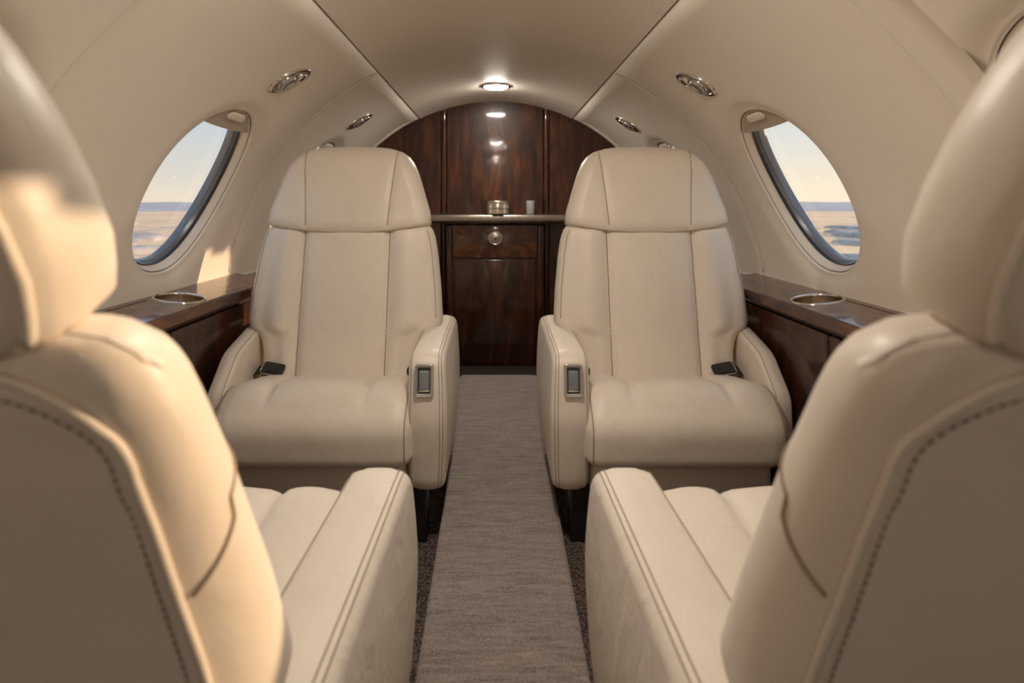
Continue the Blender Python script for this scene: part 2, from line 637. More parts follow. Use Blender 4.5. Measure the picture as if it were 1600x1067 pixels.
# ------------------------------------------------------------------ ledges with cup holders, side cabinets
CUPY = {-1: 1.39, 1: 1.37}
def ledge(side):
    nm = 'left' if side < 0 else 'right'
    t = empty('side_ledge', (0, 0, 0))
    tag(t, 'glossy walnut ledge with a cup holder along the %s cabin wall' % nm, 'ledge', 'walnut side ledges')
    xi, xo = .749, .8705
    zt = lambda x: .5745 + (x - .735) / .138 * .0195
    cy = CUPY[side]
    cx, rr = .8085, .0565
    y0, y1 = Y0, 1.825
    parts = []
    def quad(a, b_):
        n = 2
        return loft([[(side * x, a, zt(x)) for x in (xi, xo)], [(side * x, b_, zt(x)) for x in (xi, xo)]], cap=False, closed=False)
    parts.append(quad(y0, cy - .1))
    parts.append(quad(cy + .1, y1))
    per = []
    for i in range(12): per.append((xi + (xo - xi) * i / 12, cy - .1))
    for i in range(14): per.append((xo, cy - .1 + .2 * i / 14))
    for i in range(12): per.append((xo - (xo - xi) * i / 12, cy + .1))
    for i in range(14): per.append((xi, cy + .1 - .2 * i / 14))
    circ = []
    for x, y in per:
        q = math.atan2(y - cy, x - cx)
        circ.append((cx + rr * math.cos(q), cy + rr * math.sin(q)))
    parts.append(loft([[(side * x, y, zt(x) - .004) for x, y in circ], [(side * x, y, zt(x)) for x, y in circ], [(side * x, y, zt(x)) for x, y in per]], cap=False))
    V, F = join_vf(parts)
    mesh('top_panel', V, F, 'walnut_h', t, smooth=False)
    prof = round_poly([(.7495, .5768, .001), (.737, .574, .009), (.735, .549, .008), (.743, .539, .004), (.80, .539, .001), (.80, .5450, .001), (.7495, .5450, .001)], 5)
    v, f = loft([[(side * a, y, b_) for a, b_ in prof] for y in np.linspace(y0, y1, 12)])
    mesh('edge_moulding', v, f, 'walnut_h', t, sharp=50)
    # thin inlay joint in the top
    v, f = rbox_vf((side * .852, .95, zt(.852) + .0002), (.0022, .75, .0012), .0004)
    mesh('inlay_joint', v, f, 'gap', t)
    ch = empty('cup_holder')
    ch.parent = t
    ch.location = (side * cx, cy, zt(cx))
    prof = [(.0545, -.002), (.0545, .001), (.0565, .0035), (.058, .0038), (.0605, .002), (.061, -.001)]
    v, f = lathe_vf(prof, 0, 0, 0, 64)
    mesh('rim', v, f, 'chrome', ch)
    prof = [(.055, .001), (.054, -.004), (.053, -.028), (.049, -.0335), (.02, -.034), (.0005, -.034)]
    v, f = lathe_vf(prof, 0, 0, 0, 64)
    mesh('bowl', v, f, 'bowl', ch, sharp=60)
    ch.rotation_euler = (0, -side * math.atan(.0195 / .138), 0)
    # forward ledge, one step lower
    u = empty('forward_ledge')
    tag(u, 'low dark walnut ledge behind the far %s seat' % nm, 'ledge', 'forward ledges')
    v, f = rbox_vf((side * .822, (1.835 + 2.70) / 2, .562), (.145, .86, .028), .006)
    mesh('top_panel', v, f, 'walnut_h', u, sharp=50)
    v, f = rbox_vf((side * .746, (1.835 + 2.70) / 2, .559), (.014, .86, .034), .005)
    mesh('edge_moulding', v, f, 'walnut_h', u, sharp=50)
    # cabinet fronts below
    c = empty('side_cabinet')
    tag(c, 'dark walnut panelled side cabinet under the %s ledge' % nm, 'cabinet', 'walnut side cabinets')
    v, f = rbox_vf((side * .770, (Y0 + 2.70) / 2, .271), (.012, 2.70 - Y0, .53), .002)
    mesh('carcass', v, f, 'gap', c, sharp=50)
    jx = 1.26 if side < 0 else 1.233
    for a, b_, nme in ((Y0 + .01, .30, 'panel'), (.304, jx - .045, 'panel'), (jx - .041, jx - .002, 'stile'), (jx + .002, 1.93, 'panel'), (1.934, 2.69, 'panel')):
        v, f = rbox_vf((side * .760, (a + b_) / 2, .280), (.014, b_ - a, .498), .003)
        mesh(nme, v, f, 'walnut_v', c, sharp=50)
for s_ in (-1, 1):
    ledge(s_)

# ------------------------------------------------------------------ front bulkhead
wf = empty('wall_front')
tag(wf, 'arched dark walnut bulkhead at the far end of the cabin', None, None, 'structure')
def arch_z(x, r):
    return ZC + math.sqrt(max(0, r * r - x * x))
ring = [((RAD + .01) * math.cos(q), 0, ZC + (RAD + .01) * math.sin(q)) for q in np.linspace(R_(-28), R_(208), 80)]
v, f = loft([[(x, YB + .014, z) for x, y, z in ring], [(x, YB + .05, z) for x, y, z in ring]])
mesh('backing', v, f, 'walnut_v', wf, smooth=False)
def bpanel(name, x0, x1, z0, mat, yy=YB, r=.884, th=.016):
    xs = np.linspace(x0, x1, 24)
    loop = [(x0, z0), (x1, z0)] + [(x, arch_z(x, r)) for x in xs[::-1]]
    L = np.array(loop)
    cen = L.mean(0)
    rings = []
    for ins, d in ((0, th), (0, .003), (.003, 0)):
        rings.append([(x + (cen[0] - x) * ins * 2.5, yy + d, z + (cen[1] - z) * ins) for x, z in loop])
    v, f = loft(rings, cap=False)
    n = len(loop)
    f.append(tuple(range(2 * n, 3 * n)))
    return mesh(name, v, f, mat, wf, smooth=False)
bpanel('centre_panel', -.246, .236, .775, 'walnut_v', yy=YB + .002)
bpanel('side_panel', -.80, -.276, .04, 'walnut_v')
bpanel('side_panel', .268, .80, .04, 'walnut_v')
for x in (-.261, .252):
    prof = [(.0145 * math.cos(q), -.017 * math.sin(q)) for q in np.linspace(math.pi, 0, 14)]
    zt_ = arch_z(x, .876)
    rings = [[(x + a, YB + .012 + b_, z) for a, b_ in prof] for z in np.linspace(.04, zt_, 6)]
    v, f = loft(rings, cap=False, closed=False)
    mesh('pilaster', v, f, 'walnut_v', wf)

sh = empty('bulkhead_shelf', (0, YB, .745))
tag(sh, 'brushed metal edged shelf across the walnut bulkhead', 'shelf')
prof = round_poly([(-.105, -.022, .016), (-.105, .0225, .016), (.01, .0225, .001), (.01, -.022, .001)], 6)
v, f = loft([[(x, p, q + .0085) for p, q in prof] for x in np.linspace(-.60, .60, 30)])
mesh('shelf_board', v, f, 'shelf', sh, sharp=50)

gc = empty('galley_cabinet', (0, YB, 0))
tag(gc, 'dark walnut cabinet with drawer and tall door below the bulkhead shelf', 'cabinet')
v, f = rbox_vf((-.005, -.012, .371), (.482, .05, .702), .003)
mesh('carcass', v, f, 'walnut_v', gc, sharp=50)
dr = rbox('drawer', (-.0065, -.044, .641), (.416, .018, .164), 'walnut_h', gc, .004)
rbox('door', (-.0065, -.044, .2905), (.396, .018, .521), 'walnut_v', gc, .004)
for x in (-.229, .217):
    rbox('stile', (x, -.042, .385), (.022, .012, .67), 'walnut_v', gc, .003)
# round latch
def disc_front(prof, cx, y, czz, n=40):
    rings = [[(cx + r * math.cos(q), y - d, czz + r * math.sin(q)) for q in np.linspace(0, 2 * math.pi, n, endpoint=False)] for r, d in prof]
    return loft(rings, cap=False)
v, f = disc_front([(.037, 0), (.0365, .005), (.034, .008), (.031, .008), (.0295, .004), (.029, .002)], -.003, -.053, .659)
la = mesh('latch_ring', v, f, 'tin', dr)
v, f = disc_front([(.0298, .003), (.027, .0045), (.0005, .0048)], -.003, -.053, .659)
mesh('latch_face', v, f, 'brushed', dr)
v, f = rbox_vf((-.003, -.0585, .6585), (.054, .002, .0025), .0006)
mesh('latch_slot', v, f, 'gap', dr)
v, f = loft([[(-.003 + a, y, .659 + b_) for a, b_ in ((-.005, -.002), (.005, -.002), (.0, -.020))] for y in (-.0565, -.0595)])
mesh('latch_pointer', v, f, 'gap', dr, smooth=False)

tin = empty('round_tin', (.008, YB - .052, .7762))
tag(tin, 'short round champagne-coloured metal tin with lid on the bulkhead shelf', 'tin')
v, f = lathe_vf([(.001, 0), (.060, 0), (.0618, .002), (.0618, .024), (.060, .026), (.001, .026)], 0, 0, 0, 64)
mesh('body', v, f, 'tin', tin, sharp=40)
v, f = lathe_vf([(.0595, .0262), (.0630, .0275), (.0630, .058), (.060, .063), (.05, .0645), (.001, .065)], 0, 0, 0, 64)
mesh('lid', v, f, 'tin', tin, sharp=40)
tb = empty('tumbler', (.169, YB - .05, .7762))
tag(tb, 'small frosted tumbler standing right of the round tin on the shelf', 'glass')
v, f = lathe_vf([(.001, .003), (.0165, .003), (.0185, .064), (.0200, .0655), (.0215, .064), (.0195, 0), (.001, 0)], 0, 0, 0, 40)
mesh('cup', v, f, 'tumbler', tb, sharp=60)

# ------------------------------------------------------------------ aisle runner
pts = [(-.118 - .009, .30), (-.132, .88), (-.1365, 1.457), (-.152, 2.0), (-.166, 2.467), (.184, 2.467), (.183, 2.05), (.160, 1.457), (.1545, .88), (.150, .30), (.150, Y0 + .02), (-.13, Y0 + .02)]
L = resample(round_poly([(x, y, .012) for x, y in pts], 5), 200)
N = normals2(L)
rings = []
for ins, z in ((0, .0), (0, .045), (.0015, .049), (.005, .052), (.012, .053)):
    rings.append([(p[0] - m[0] * ins, p[1] - m[1] * ins, z) for p, m in zip(L, N)])
v, f = loft(rings, cap=False)
n = len(L)
f.append(tuple(range(4 * n, 5 * n)))
tag(mesh('aisle_runner', v, f, 'runner', sharp=50), 'thick beige ribbed carpet runner laid along the centre aisle', 'carpet')
tag(rbox('threshold', (.005, 2.569, .018), (.50, .17, .036), 'threshold', None, .004), 'dark walnut threshold at the end of the runner', 'threshold')

# ------------------------------------------------------------------ reading lights
def light_at(side, y, th, ry, rs, label, lit=False, rec=0.0):
    nm = 'reading_light' if not lit else 'ceiling_light'
    rad = RAD + rec if not lit else RC
    p = Vector((side * rad * math.cos(R_(th)), y, ZC + rad * math.sin(R_(th)))) if not lit else Vector((0, y, ZC + rad))
    nrm = Vector((-p.x, 0, ZC - p.z)).normalized()         # points into the cabin
    ay = Vector((0, 1, 0))
    ax = ay.cross(nrm).normalized()
    if not lit:                                            # the oval lies aslant on the curved lining
        ax, ay = ax * .75 + ay * (.66 * side), ay * .75 - ax * (.66 * side)
        ax.normalize()
        ay.normalize()
    o = empty(nm)
    o.matrix_world = Matrix(((ax.x, ay.x, nrm.x, p.x), (ax.y, ay.y, nrm.y, p.y), (ax.z, ay.z, nrm.z, p.z), (0, 0, 0, 1)))
    tag(o, label, 'light', 'oval reading lights' if not lit else None)
    v, f = lathe_vf([(1.0, -.004), (1.0, .003), (.97, .006), (.86, .007), (.80, .0055), (.78, .003), (.77, -.002)], 0, 0, 0, 56, rs, ry)
    mesh('bezel', v, f, 'chrome', o)
    if lit:
        v, f = lathe_vf([(.80, .001), (.76, .008), (.62, .013), (.4, .0155), (.005, .0165)], 0, 0, 0, 48, rs, ry)
        mesh('lens', v, f, 'lit', o)
    else:
        v, f = lathe_vf([(.80, .0035), (.6, .0015), (.01, .001)], 0, 0, 0, 48, rs, ry)
        mesh('dish', v, f, 'brushed', o)
        q = ry * .66
        v, f = lathe_vf([(q, .001), (q * .98, .008), (q * .8, .014), (q * .62, .0155), (q * .55, .0125), (q * .3, .0115), (.0005, .011)], -side * rs * .16, 0, 0, 36)
        mesh('eyeball', v, f, 'lens', o)
        q = ry * .34
        v, f = lathe_vf([(q, .001), (q, .008), (q * .7, .0105), (.0005, .0105)], side * rs * .52, 0, 0, 28)
        mesh('vent_nozzle', v, f, 'chrome', o)
    return o
light_at(-1, 1.432, 52, .042, .066, 'chrome oval reading light above the left window')
light_at(1, 1.477, 52, .042, .066, 'chrome oval reading light above the right window')
light_at(-1, 2.20, 52, .040, .064, 'small chrome oval reading light above the far left seat', rec=.011)
light_at(1, 2.28, 52, .040, .064, 'small chrome oval reading light above the far right seat', rec=.011)
light_at(1, 2.36, 90, .052, .066, 'lit oval lamp in the middle of the ceiling near the bulkhead', True)
light_at(1, .86, 90, .052, .066, 'added out-of-view ceiling lamp above the facing seats, brightening the cabin', True)  # extra lamp out of view, added to raise the cabin's brightness
light_at(1, -.80, 90, .028, .034, 'small added lamp by the aft wall behind the viewer, brightening the seat backs', True)  # extra lamp behind the camera, added to lift the near seats' rear panels

# ------------------------------------------------------------------ seats
def interp(tab, x):
    a = np.array(tab, float)
    return float(np.interp(x, a[:, 0], a[:, 1]))

def ring_rr(w, df, dr_, rf, rr, nf=61, nc=9, ns=4, nr=25):
    out = []
    for x in np.linspace(-w + rf, w - rf, nf): out.append((x, -df))
    for q in np.linspace(0, math.pi / 2, nc)[1:]: out.append((w - rf + rf * math.sin(q), -df + rf - rf * math.cos(q)))
    for n_ in np.linspace(-df + rf, dr_ - rr, ns + 2)[1:-1]: out.append((w, n_))
    for q in np.linspace(0, math.pi / 2, nc): out.append((w - rr + rr * math.cos(q), dr_ - rr + rr * math.sin(q)))
    for x in np.linspace(w - rr, -w + rr, nr)[1:]: out.append((x, dr_))
    for q in np.linspace(0, math.pi / 2, nc)[1:]: out.append((-w + rr - rr * math.sin(q), dr_ - rr + rr * math.cos(q)))
    for n_ in np.linspace(dr_ - rr, -df + rf, ns + 2)[1:-1]: out.append((-w, n_))
    for q in np.linspace(0, math.pi / 2, nc)[:-1]: out.append((-w + rf - rf * math.cos(q), -df + rf - rf * math.sin(q)))
    return out

BACK_W = [(.26, .212), (.29, .221), (.40, .229), (.43, .237), (.446, .246), (.453, .256), (.460, .266), (.470, .276), (.487, .281), (.57, .276), (.668, .265), (.72, .256), (.745, .247), (.757, .238), (.765, .225), (.769, .205)]
HEAD_W = [(.752, .222), (.756, .236), (.764, .243), (.80, .238), (.863, .218), (.91, .203), (.943, .188), (.965, .172), (.98, .150), (.989, .122), (.994, .088), (.9965, .04)]

HEAD_NEAR = [(.752, .188), (.756, .201), (.764, .209), (.78, .213), (.80, .216), (.83, .214), (.863, .208), (.89, .201), (.91, .194), (.943, .181), (.965, .167), (.98, .147), (.989, .12), (.994, .086), (.9965, .04)]

def seat(pos, facing, aisle, label, y_back, recline, cush_front, cush_z, leather_arm, near):
    """local frame: seat looks toward -y, aisle side at x = aisle*..., armrest front at y = 0"""
    T = empty('cabin_seat', pos, 0 if facing == 'aft' else math.pi)
    tag(T, label, 'seat', 'cream leather cabin seats')
    m_ = aisle
    cr, sr = math.cos(R_(recline)), math.sin(R_(recline))
    ZB = .26
    def place(x, n_, z):
        h = (z - ZB) / math.cos(R_(12))
        return (m_ * x, y_back + h * sr + n_ * cr, ZB + h * cr - n_ * sr)
    def zb(z): return .66 + (z - .66) * 1.11 if near and z > .66 else z
    def zh(z): return .9965 - (.9965 - z) * (.222 / .2445) if near else z
    place0 = place
    # --- backrest
    def place(x, n_, z): return place0(x, n_, zb(z))
    def seamx(z): return .120 + .010 * (z < .5) + .0 * z
    def front_disp(x, w, z):
        s1 = .124
        u = abs(x)
        g = .010 * math.exp(-((u - s1) / .010) ** 2)
        if u < s1:
            bl = .010 * (1 - (u / s1) ** 2)
        else:
            k = (u - s1) / max(.02, w - .042 - s1)
            bl = .016 * math.sin(math.pi * max(0, min(1, k))) ** 2 * max(.35, min(1, (w - .224) / .05))
        return bl - g
    DF, DR = .052, .018
    rings = []
    zs = [.26, .275] + list(np.linspace(.29, .43, 10)) + [.438, .446, .453, .460, .470, .487] + list(np.linspace(.51, .725, 16)) + [.731, .736, .741, .745, .752, .757, .761, .765, .7675, .769]
    def depth(z):
        k = 1.0
        if z > .73:
            k = math.sqrt(max(.05, 1 - ((z - .73) / .041) ** 2))
        if z < .29:
            k = .8 + .2 * (z - .26) / .03
        return DF * k, (DR + .032 * max(0, min(1, (.72 - z) / .22))) * k
    for z in zs:
        w = interp(BACK_W, z)
        df, dr_ = depth(z)
        rf = min(.042, df * .95)
        rr = min(.050, dr_ + .007)
        ring = []
        for x, n_ in ring_rr(w, df, dr_, rf, rr):
            if n_ < -df + .0005:
                fade = min(1, max(0, (.757 - z) / .03))
                n_ -= front_disp(x, w, z) * fade
            if n_ > dr_ - .0005:
                n_ += .010 * (1 - (x / w) ** 2) * min(1, max(0, (.757 - z) / .05))
            ring.append(place(x, n_, z))
        rings.append(ring)
    v, f = loft(rings)
    back = mesh('backrest', v, f, 'leather', T)
    def front_n(x, z, w, df):
        rf = min(.042, df * .95)
        if abs(x) <= w - rf:
            return -df - front_disp(x, w, z)
        return -df + rf - math.sqrt(max(0, rf * rf - (abs(x) - w + rf) ** 2))
    for sx in (-1, 1):
        path = []
        for z in np.linspace(.30, .748, 40):
            w = interp(BACK_W, z)
            x = sx * .124
            path.append(place(x, front_n(x, z, w, depth(z)[0]) - .0016 - (.002 if z > .735 else 0), z))
        tube('panel_seam', path, .0014, 'seam', back, 6)
        if not near:
          path = []
          for z in np.linspace(.49, .74, 36):    # stitched front edge seam of the bolster
            w = interp(BACK_W, z)
            x = sx * (w - .016)
            path.append(place(x, front_n(x, z, w, depth(z)[0]) - .0002, z))
          tube('edge_seam', path, .0011, 'seam', back, 6)
        # seam wrapping round the bolster side
        if not near:
            continue
        path = []
        for k in np.linspace(0, 1, 24):
            z = .672 - .055 * k
            w = interp(BACK_W, z)
            if k < .3:
                q = k / .3 * math.pi / 2
                path.append(place(sx * (w - .042 + .0425 * math.sin(q)), -DF + .042 - .0425 * math.cos(q), z))
            else:
                dr_ = depth(z)[1]
                rr = min(.050, dr_ + .007)
                if k < .55:
                    path.append(place(sx * (w + .0006), -DF + .042 + (dr_ - rr + DF - .042) * (k - .3) / .25, z))
                else:
                    q = (k - .55) / .45 * R_(55)
                    path.append(place(sx * (w - rr + (rr + .0006) * math.cos(q)), dr_ - rr + (rr + .0006) * math.sin(q), z))
        tube('side_seam', path, .0013, 'seam', back, 6)
    # piping round the rear panel, with stitching inside it
    def rear_n(x, z):
        w = interp(BACK_W, z)
        dr_ = depth(z)[1]
        rr = min(.050, dr_ + .007)
        if abs(x) <= w - rr:
            return dr_ + .010 * (1 - (x / w) ** 2) * min(1, max(0, (.757 - z) / .05))
        return dr_ - rr + math.sqrt(max(0, rr * rr - (abs(x) - w + rr) ** 2))
    def outline(ins):
        half = []
        for z in np.linspace(.32, .70, 40):
            w = interp(BACK_W, max(z, .487))
            half.append((w - .022 - ins, z))
        w0 = half[-1][0]
        zt_, rc = .757 - ins, .085
        for q in np.linspace(0, math.pi / 2, 16)[1:]:
            half.append((w0 - .08 + .08 * math.cos(q) - .0 * q, .70 + (zt_ - .70) * math.sin(q)))
        for x in np.linspace(half[-1][0], 0, 14)[1:]:
            half.append((x, zt_ + .006 * (1 - x / half[-1][0]) if False else zt_))
        full = half + [(-x, z) for x, z in half[::-1][1:]]
        return full
    rp = outline(0)
    def clampx(x, z):
        w = interp(BACK_W, z)
        return max(-w + .004, min(w - .004, x))
    path = []
    for x, z in rp:
        if z < .49 and abs(x) > .205:
            continue
        path.append(place(x, rear_n(clampx(x, z), z) + .0022, z))
    tube('piping', path, .0030, 'leather', back, 10)
    # stitches
    sp = outline(.0085)
    sp = [(x, z) for x, z in sp if z > .49]
    pl = [Vector(place(x, rear_n(clampx(x, z), z) + .0018, z)) for x, z in sp]
    dist = [0]
    for a, b_ in zip(pl, pl[1:]):
        dist.append(dist[-1] + (b_ - a).length)
    P = np.array([tuple(p) for p in pl])
    def at(d): return np.array([np.interp(d, dist, P[:, i]) for i in range(3)])
    bits = []
    d = .004
    while d < dist[-1] - .006:
        bits.append(tube_vf([at(d), at(d + .0022), at(d + .0044)], [.0005, .0008, .0005], 5))
        d += .0066
    V, F = join_vf(bits)
    tag(mesh('stitching', V, F, 'stitch', back), 'row of dark stitches beside the piping', kind='stuff')

    # --- headrest
    def place(x, n_, z): return place0(x, n_, zh(z))
    HF, HR = .056, .020
    def hw(z):
        return interp(HEAD_NEAR if near else HEAD_W, z)
    rings = []
    zs = [.752, .756, .764, .78] + list(np.linspace(.80, .93, 9)) + [.943, .955, .965, .973, .98, .985, .989, .992, .994, .9955, .9965]
    def hdepth(z):
        k = 1.0
        if z > .90:
            k = math.sqrt(max(.02, 1 - ((z - .90) / .0985) ** 2))
        if z < .764:
            k = .88 + .12 * (z - .752) / .012
        return HF * k, HR * k
    def hseam(z): return .118 + .022 * (z - .757) / .23
    def hdisp(x, w, z):
        s1 = hseam(z)
        u = abs(x)
        g = .006 * math.exp(-((u - s1) / .008) ** 2) if z < .985 else 0
        return .006 * (1 - min(1, u / w) ** 2) - g
    def hz(x, w, z, front):
        return z - (.024 * (1 - (x / w) ** 2) * max(0, (.83 - z) / .078) if front else 0)
    for z in zs:
        w = hw(z)
        df, dr_ = hdepth(z)
        rf, rr = min(.040, df * .95, w * .9), min(.036, dr_ + .01, w * .9)
        ring = []
        for x, n_ in ring_rr(w, df, dr_, rf, rr):
            fr = n_ < -df + rf
            zz = hz(x, w, z, n_ < 0)
            if n_ < -df + .0005:
                n_ -= hdisp(x, w, z) * min(1, max(0, (z - .752) / .012))
            ring.append(place(x, n_ - .010 * (n_ < 0), zz))
        rings.append(ring)
    v, f = loft(rings)
    head = mesh('headrest', v, f, 'leather', T)
    def hfront(x, z):
        w = hw(z)
        df, _ = hdepth(z)
        rf = min(.040, df * .95, w * .9)
        if abs(x) <= w - rf:
            return -df - hdisp(x, w, z)
        return -df + rf - math.sqrt(max(0, rf * rf - (abs(x) - w + rf) ** 2))
    for sx in (-1, 1):
        path = []
        for z in np.linspace(.766, .986, 40):
            x = sx * hseam(z)
            w = hw(z)
            if abs(x) > w - .004:
                continue
            path.append(place(x, hfront(x, z) - .0112, hz(x, w, z, True)))
        tube('panel_seam', path, .0012, 'seam', head, 6)
        path = []
        for z in np.linspace(.762, .975, 40):
            w = hw(z)
            df, dr_ = hdepth(z)
            rr = min(.036, dr_ + .01)
            path.append(place(sx * (w - rr + rr * math.sin(R_(40))), dr_ - rr + rr * math.cos(R_(40)) + .0005, z))
        tube('piping', path, .0036, 'leather', head, 8)
        path2 = []
        for z in np.linspace(.764, .96, 40):
            w = hw(z)
            df, dr_ = hdepth(z)
            path2.append(place(sx * (w - .040), dr_ + .0004, z))
        P2 = np.array(path2)
        bits = []
        for i in range(0, 39):
            a, b_ = P2[i], P2[i + 1]
            bits.append(tube_vf([a, a + (b_ - a) * .35, a + (b_ - a) * .7], [.0008, .0013, .0008], 5))
        V, F = join_vf(bits)
        tag(mesh('stitching', V, F, 'stitch', head), 'row of dark stitches down the headrest back', kind='stuff')

    # --- seat cushion
    cz_ = cush_z
    yr = y_back + .02
    prof = round_poly([(cush_front + .008, .205, .03), (cush_front, cz_ - .075, .07), (cush_front + .075, cz_, .085), (yr, cz_ - .045, .03), (yr, .205, .02)], 9)
    def cfn(x, a, b_):
        top = max(0, min(1, (b_ - (cz_ - .09)) / .06))
        g = .009 * math.exp(-((abs(x) - .118) / .009) ** 2)
        bl = .008 * (1 - (x / .118) ** 2) if abs(x) < .118 else .007 * math.sin(math.pi * min(1, (abs(x) - .118) / .09))
        fade = max(0, min(1, (a - cush_front - .02) / .05))
        b2 = b_ + top * (bl - g) * fade
        return (x, a, b2)
    v, f = pillow(prof, .243, .04, 110, 0.003, fn=cfn, inner=list(np.linspace(-.2, .2, 49)), place=lambda p: (m_ * p[0], p[1], p[2]))
    cu = mesh('seat_cushion', v, f, leather_arm, T)
    def ctop(y):
        t = (y - (cush_front + .05)) / (yr - cush_front - .05)
        return cz_ - .045 * max(0, t)
    for sx in (-1, 1):
        path = [(m_ * sx * (.118 + .012 * k * k), y, ctop(y) - .0075 + .003 * 0) for k, y in zip(np.linspace(1, 0, 20), np.linspace(cush_front + .09, yr - .03, 20))]
        tube('panel_seam', path, .0022, 'seam', cu, 6)
    # welted front edges of the cushion
    Lp = resample(prof, 110)
    Np = normals2(Lp)
    for sx in (-1, 1):
        path = [(m_ * sx * .222, p[0] + q[0] * -.0052, p[1] + q[1] * -.0052) for p, q in zip(Lp, Np) if p[0] < cush_front + .12 and p[1] > .215 and p[1] > .2]
        if len(path) > 4:
            # keep the walk continuous
            path.sort(key=lambda t: math.atan2(t[2] - .25, t[1] - (cush_front + .12)) % (2 * math.pi))
            tube('welt', path, .0016, 'seam', cu, 6)
    # crease across the cushion
    ysm = .155 if near else .052
    path = [(m_ * x, ysm + .02 * near * math.cos(x * 9), ctop(ysm) + (.008 * (1 - (x / .118) ** 2)) * max(0, min(1, (ysm - cush_front - .02) / .05)) - .0004) for x in np.linspace(-.108, .108, 24)]
    tube('cross_seam', path, .0016, 'seam', cu, 6)

    # --- base
    v, f = rbox_vf((0, .19, .165), (.44, .36, .10), .02)
    mesh('base_skirt', v, f, 'leather', T, sharp=60)
    v, f = rbox_vf((0, .20, .075), (.40, .30, .09), .01)
    mesh('pedestal', v, f, 'black', T, sharp=50)

    # --- aisle armrest
    axc = .268
    ad = .018 if near else 0
    def arm_in(x, half, rad):
        c = max(0, min(1, (abs(x) - (half - rad)) / rad))
        return rad - rad * math.sqrt(1 - c * c) - .0004
    prof = round_poly([(.445, .478 - ad * .6, .05), (.002, .466 - ad, .045), (-.024, .31, .12), (.0, .135, .035), (.445, .135, .03)], 9)
    v, f = pillow(prof, .0425, .019, 120, .003, mids=5, place=lambda p: (m_ * (axc + p[0] + .010 * math.sin(math.pi * max(0, min(1, (p[2] - .12) / .36))) * max(0, p[0] / .0425)), p[1], p[2]))
    arm = mesh('armrest', v, f, leather_arm, T)
    La = resample(prof, 160)
    Na = normals2(La)
    for off in (.0345, .0285):
        dd = arm_in(off, .0425, .019)
        path = [(m_ * (axc + off + .010 * math.sin(math.pi * max(0, min(1, (p[1] - .12) / .36))) * off / .0425), p[0] - q[0] * dd, p[1] - q[1] * dd) for p, q in zip(La, Na)]
        tube('arm_seam', path, .0008, 'seam', arm, 6, closed=True)
    dd = arm_in(.0345, .0425, .019)
    path = [(m_ * (axc - .0345), p[0] - q[0] * dd, p[1] - q[1] * dd) for p, q in zip(La, Na)]
    tube('arm_seam', path, .0008, 'seam', arm, 6, closed=True)
    # control pad on the front face
    yc, zc_, tl = -.0130 - ad * .1, .408 - ad, R_(7.6)
    def cp(a, b_, d):          # a across, b up the face, d outwards
        return (m_ * (axc - .002 + a), yc + b_ * math.sin(tl) - d * math.cos(tl), zc_ + b_ * math.cos(tl) + d * math.sin(tl))
    outer = np.array(round_poly([(-.0225, -.038, .007), (.0225, -.038, .007), (.0225, .038, .007), (-.0225, .038, .007)], 5))
    inn = np.array(round_poly([(-.0145, -.029, .003), (.0145, -.029, .003), (.0145, .029, .003), (-.0145, .029, .003)], 5))
    rr_ = []
    for L_, k, d in ((outer, 1, -.004), (outer, 1, .004), (outer, .965, .007), (outer * .25 + inn * .75, 1, .007), (inn, 1, .0055), (inn, 1, .001)):
        rr_.append([cp(p[0] * k, p[1] * k, d) for p in L_])
    v, f = loft(rr_, cap=False)
    mesh('control_bezel', v, f, 'bezel', arm, sharp=50)
    v, f = loft([[cp(p[0] * 1.03, p[1] * 1.03, .0012) for p in inn], [cp(p[0] * .6, p[1] * .6, .0018) for p in inn]])
    mesh('control_pad', v, f, 'pad', arm)
    v, f = rbox_vf((0, 0, 0), (.026, .006, .004), .001)
    v = [cp(p[0], p[2] - .024, .003 - p[1]) for p in v]
    mesh('control_lip', v, f, 'brushed', arm)
    for y in (.035, .36):
        v, f = rbox_vf((m_ * (axc - .022), y + .02, .07), (.044, .055, .14), .006)
        mesh('leg', v, f, 'black', T, sharp=50)
        v, f = rbox_vf((m_ * -.245, y + .02, .10), (.04, .055, .20), .006)
        mesh('leg', v, f, 'black', T, sharp=50)

    # --- wall-side armrest
    prof = round_poly([(.44, .472, .03), (.27, .472, .07), (.135, .435, .10), (.045, .345, .06), (.035, .18, .03), (.44, .18, .03)], 9)
    v, f = pillow(prof, .024, .014, 120, .002, mids=3, place=lambda p: (m_ * (-.264 + p[0]), p[1], p[2]))
    wa = mesh('armrest', v, f, 'leather', T)
    La = resample(prof, 160)
    Na = normals2(La)
    path = [(m_ * (-.264 + .0170), p[0] - q[0] * arm_in(.0170, .024, .014), p[1] - q[1] * arm_in(.0170, .024, .014)) for p, q in zip(La, Na)]
    tube('arm_seam', path, .0010, 'seam', wa, 6, closed=True)

    # --- lap belt
    bz = cz_ - .030
    belt = empty('seat_belt')
    belt.parent = T
    W2 = .020
    path = [(-.243, .235, bz + .002), (-.222, .222, bz + .012), (-.200, .212, bz + .018), (-.178, .205, bz + .017)]
    rows = []
    for x, y, z in path:
        rows.append([(m_ * x, y - W2, z - .008), (m_ * x, y + W2, z + .006), (m_ * x, y + W2, z + .0075), (m_ * x, y - W2, z - .0065)])
    v, f = loft(rows)
    mesh('strap', v, f, 'strap', belt, smooth=False)
    ang = R_(-22)
    def bp(p):
        x, y, z = p
        x2, z2 = x * math.cos(-.25) - z * math.sin(-.25), x * math.sin(-.25) + z * math.cos(-.25)
        y3, z3 = y * math.cos(R_(25)) - z2 * math.sin(R_(25)), y * math.sin(R_(25)) + z2 * math.cos(R_(25))
        return (m_ * (-.176 + x2), .195 + y3, bz + .018 + z3)
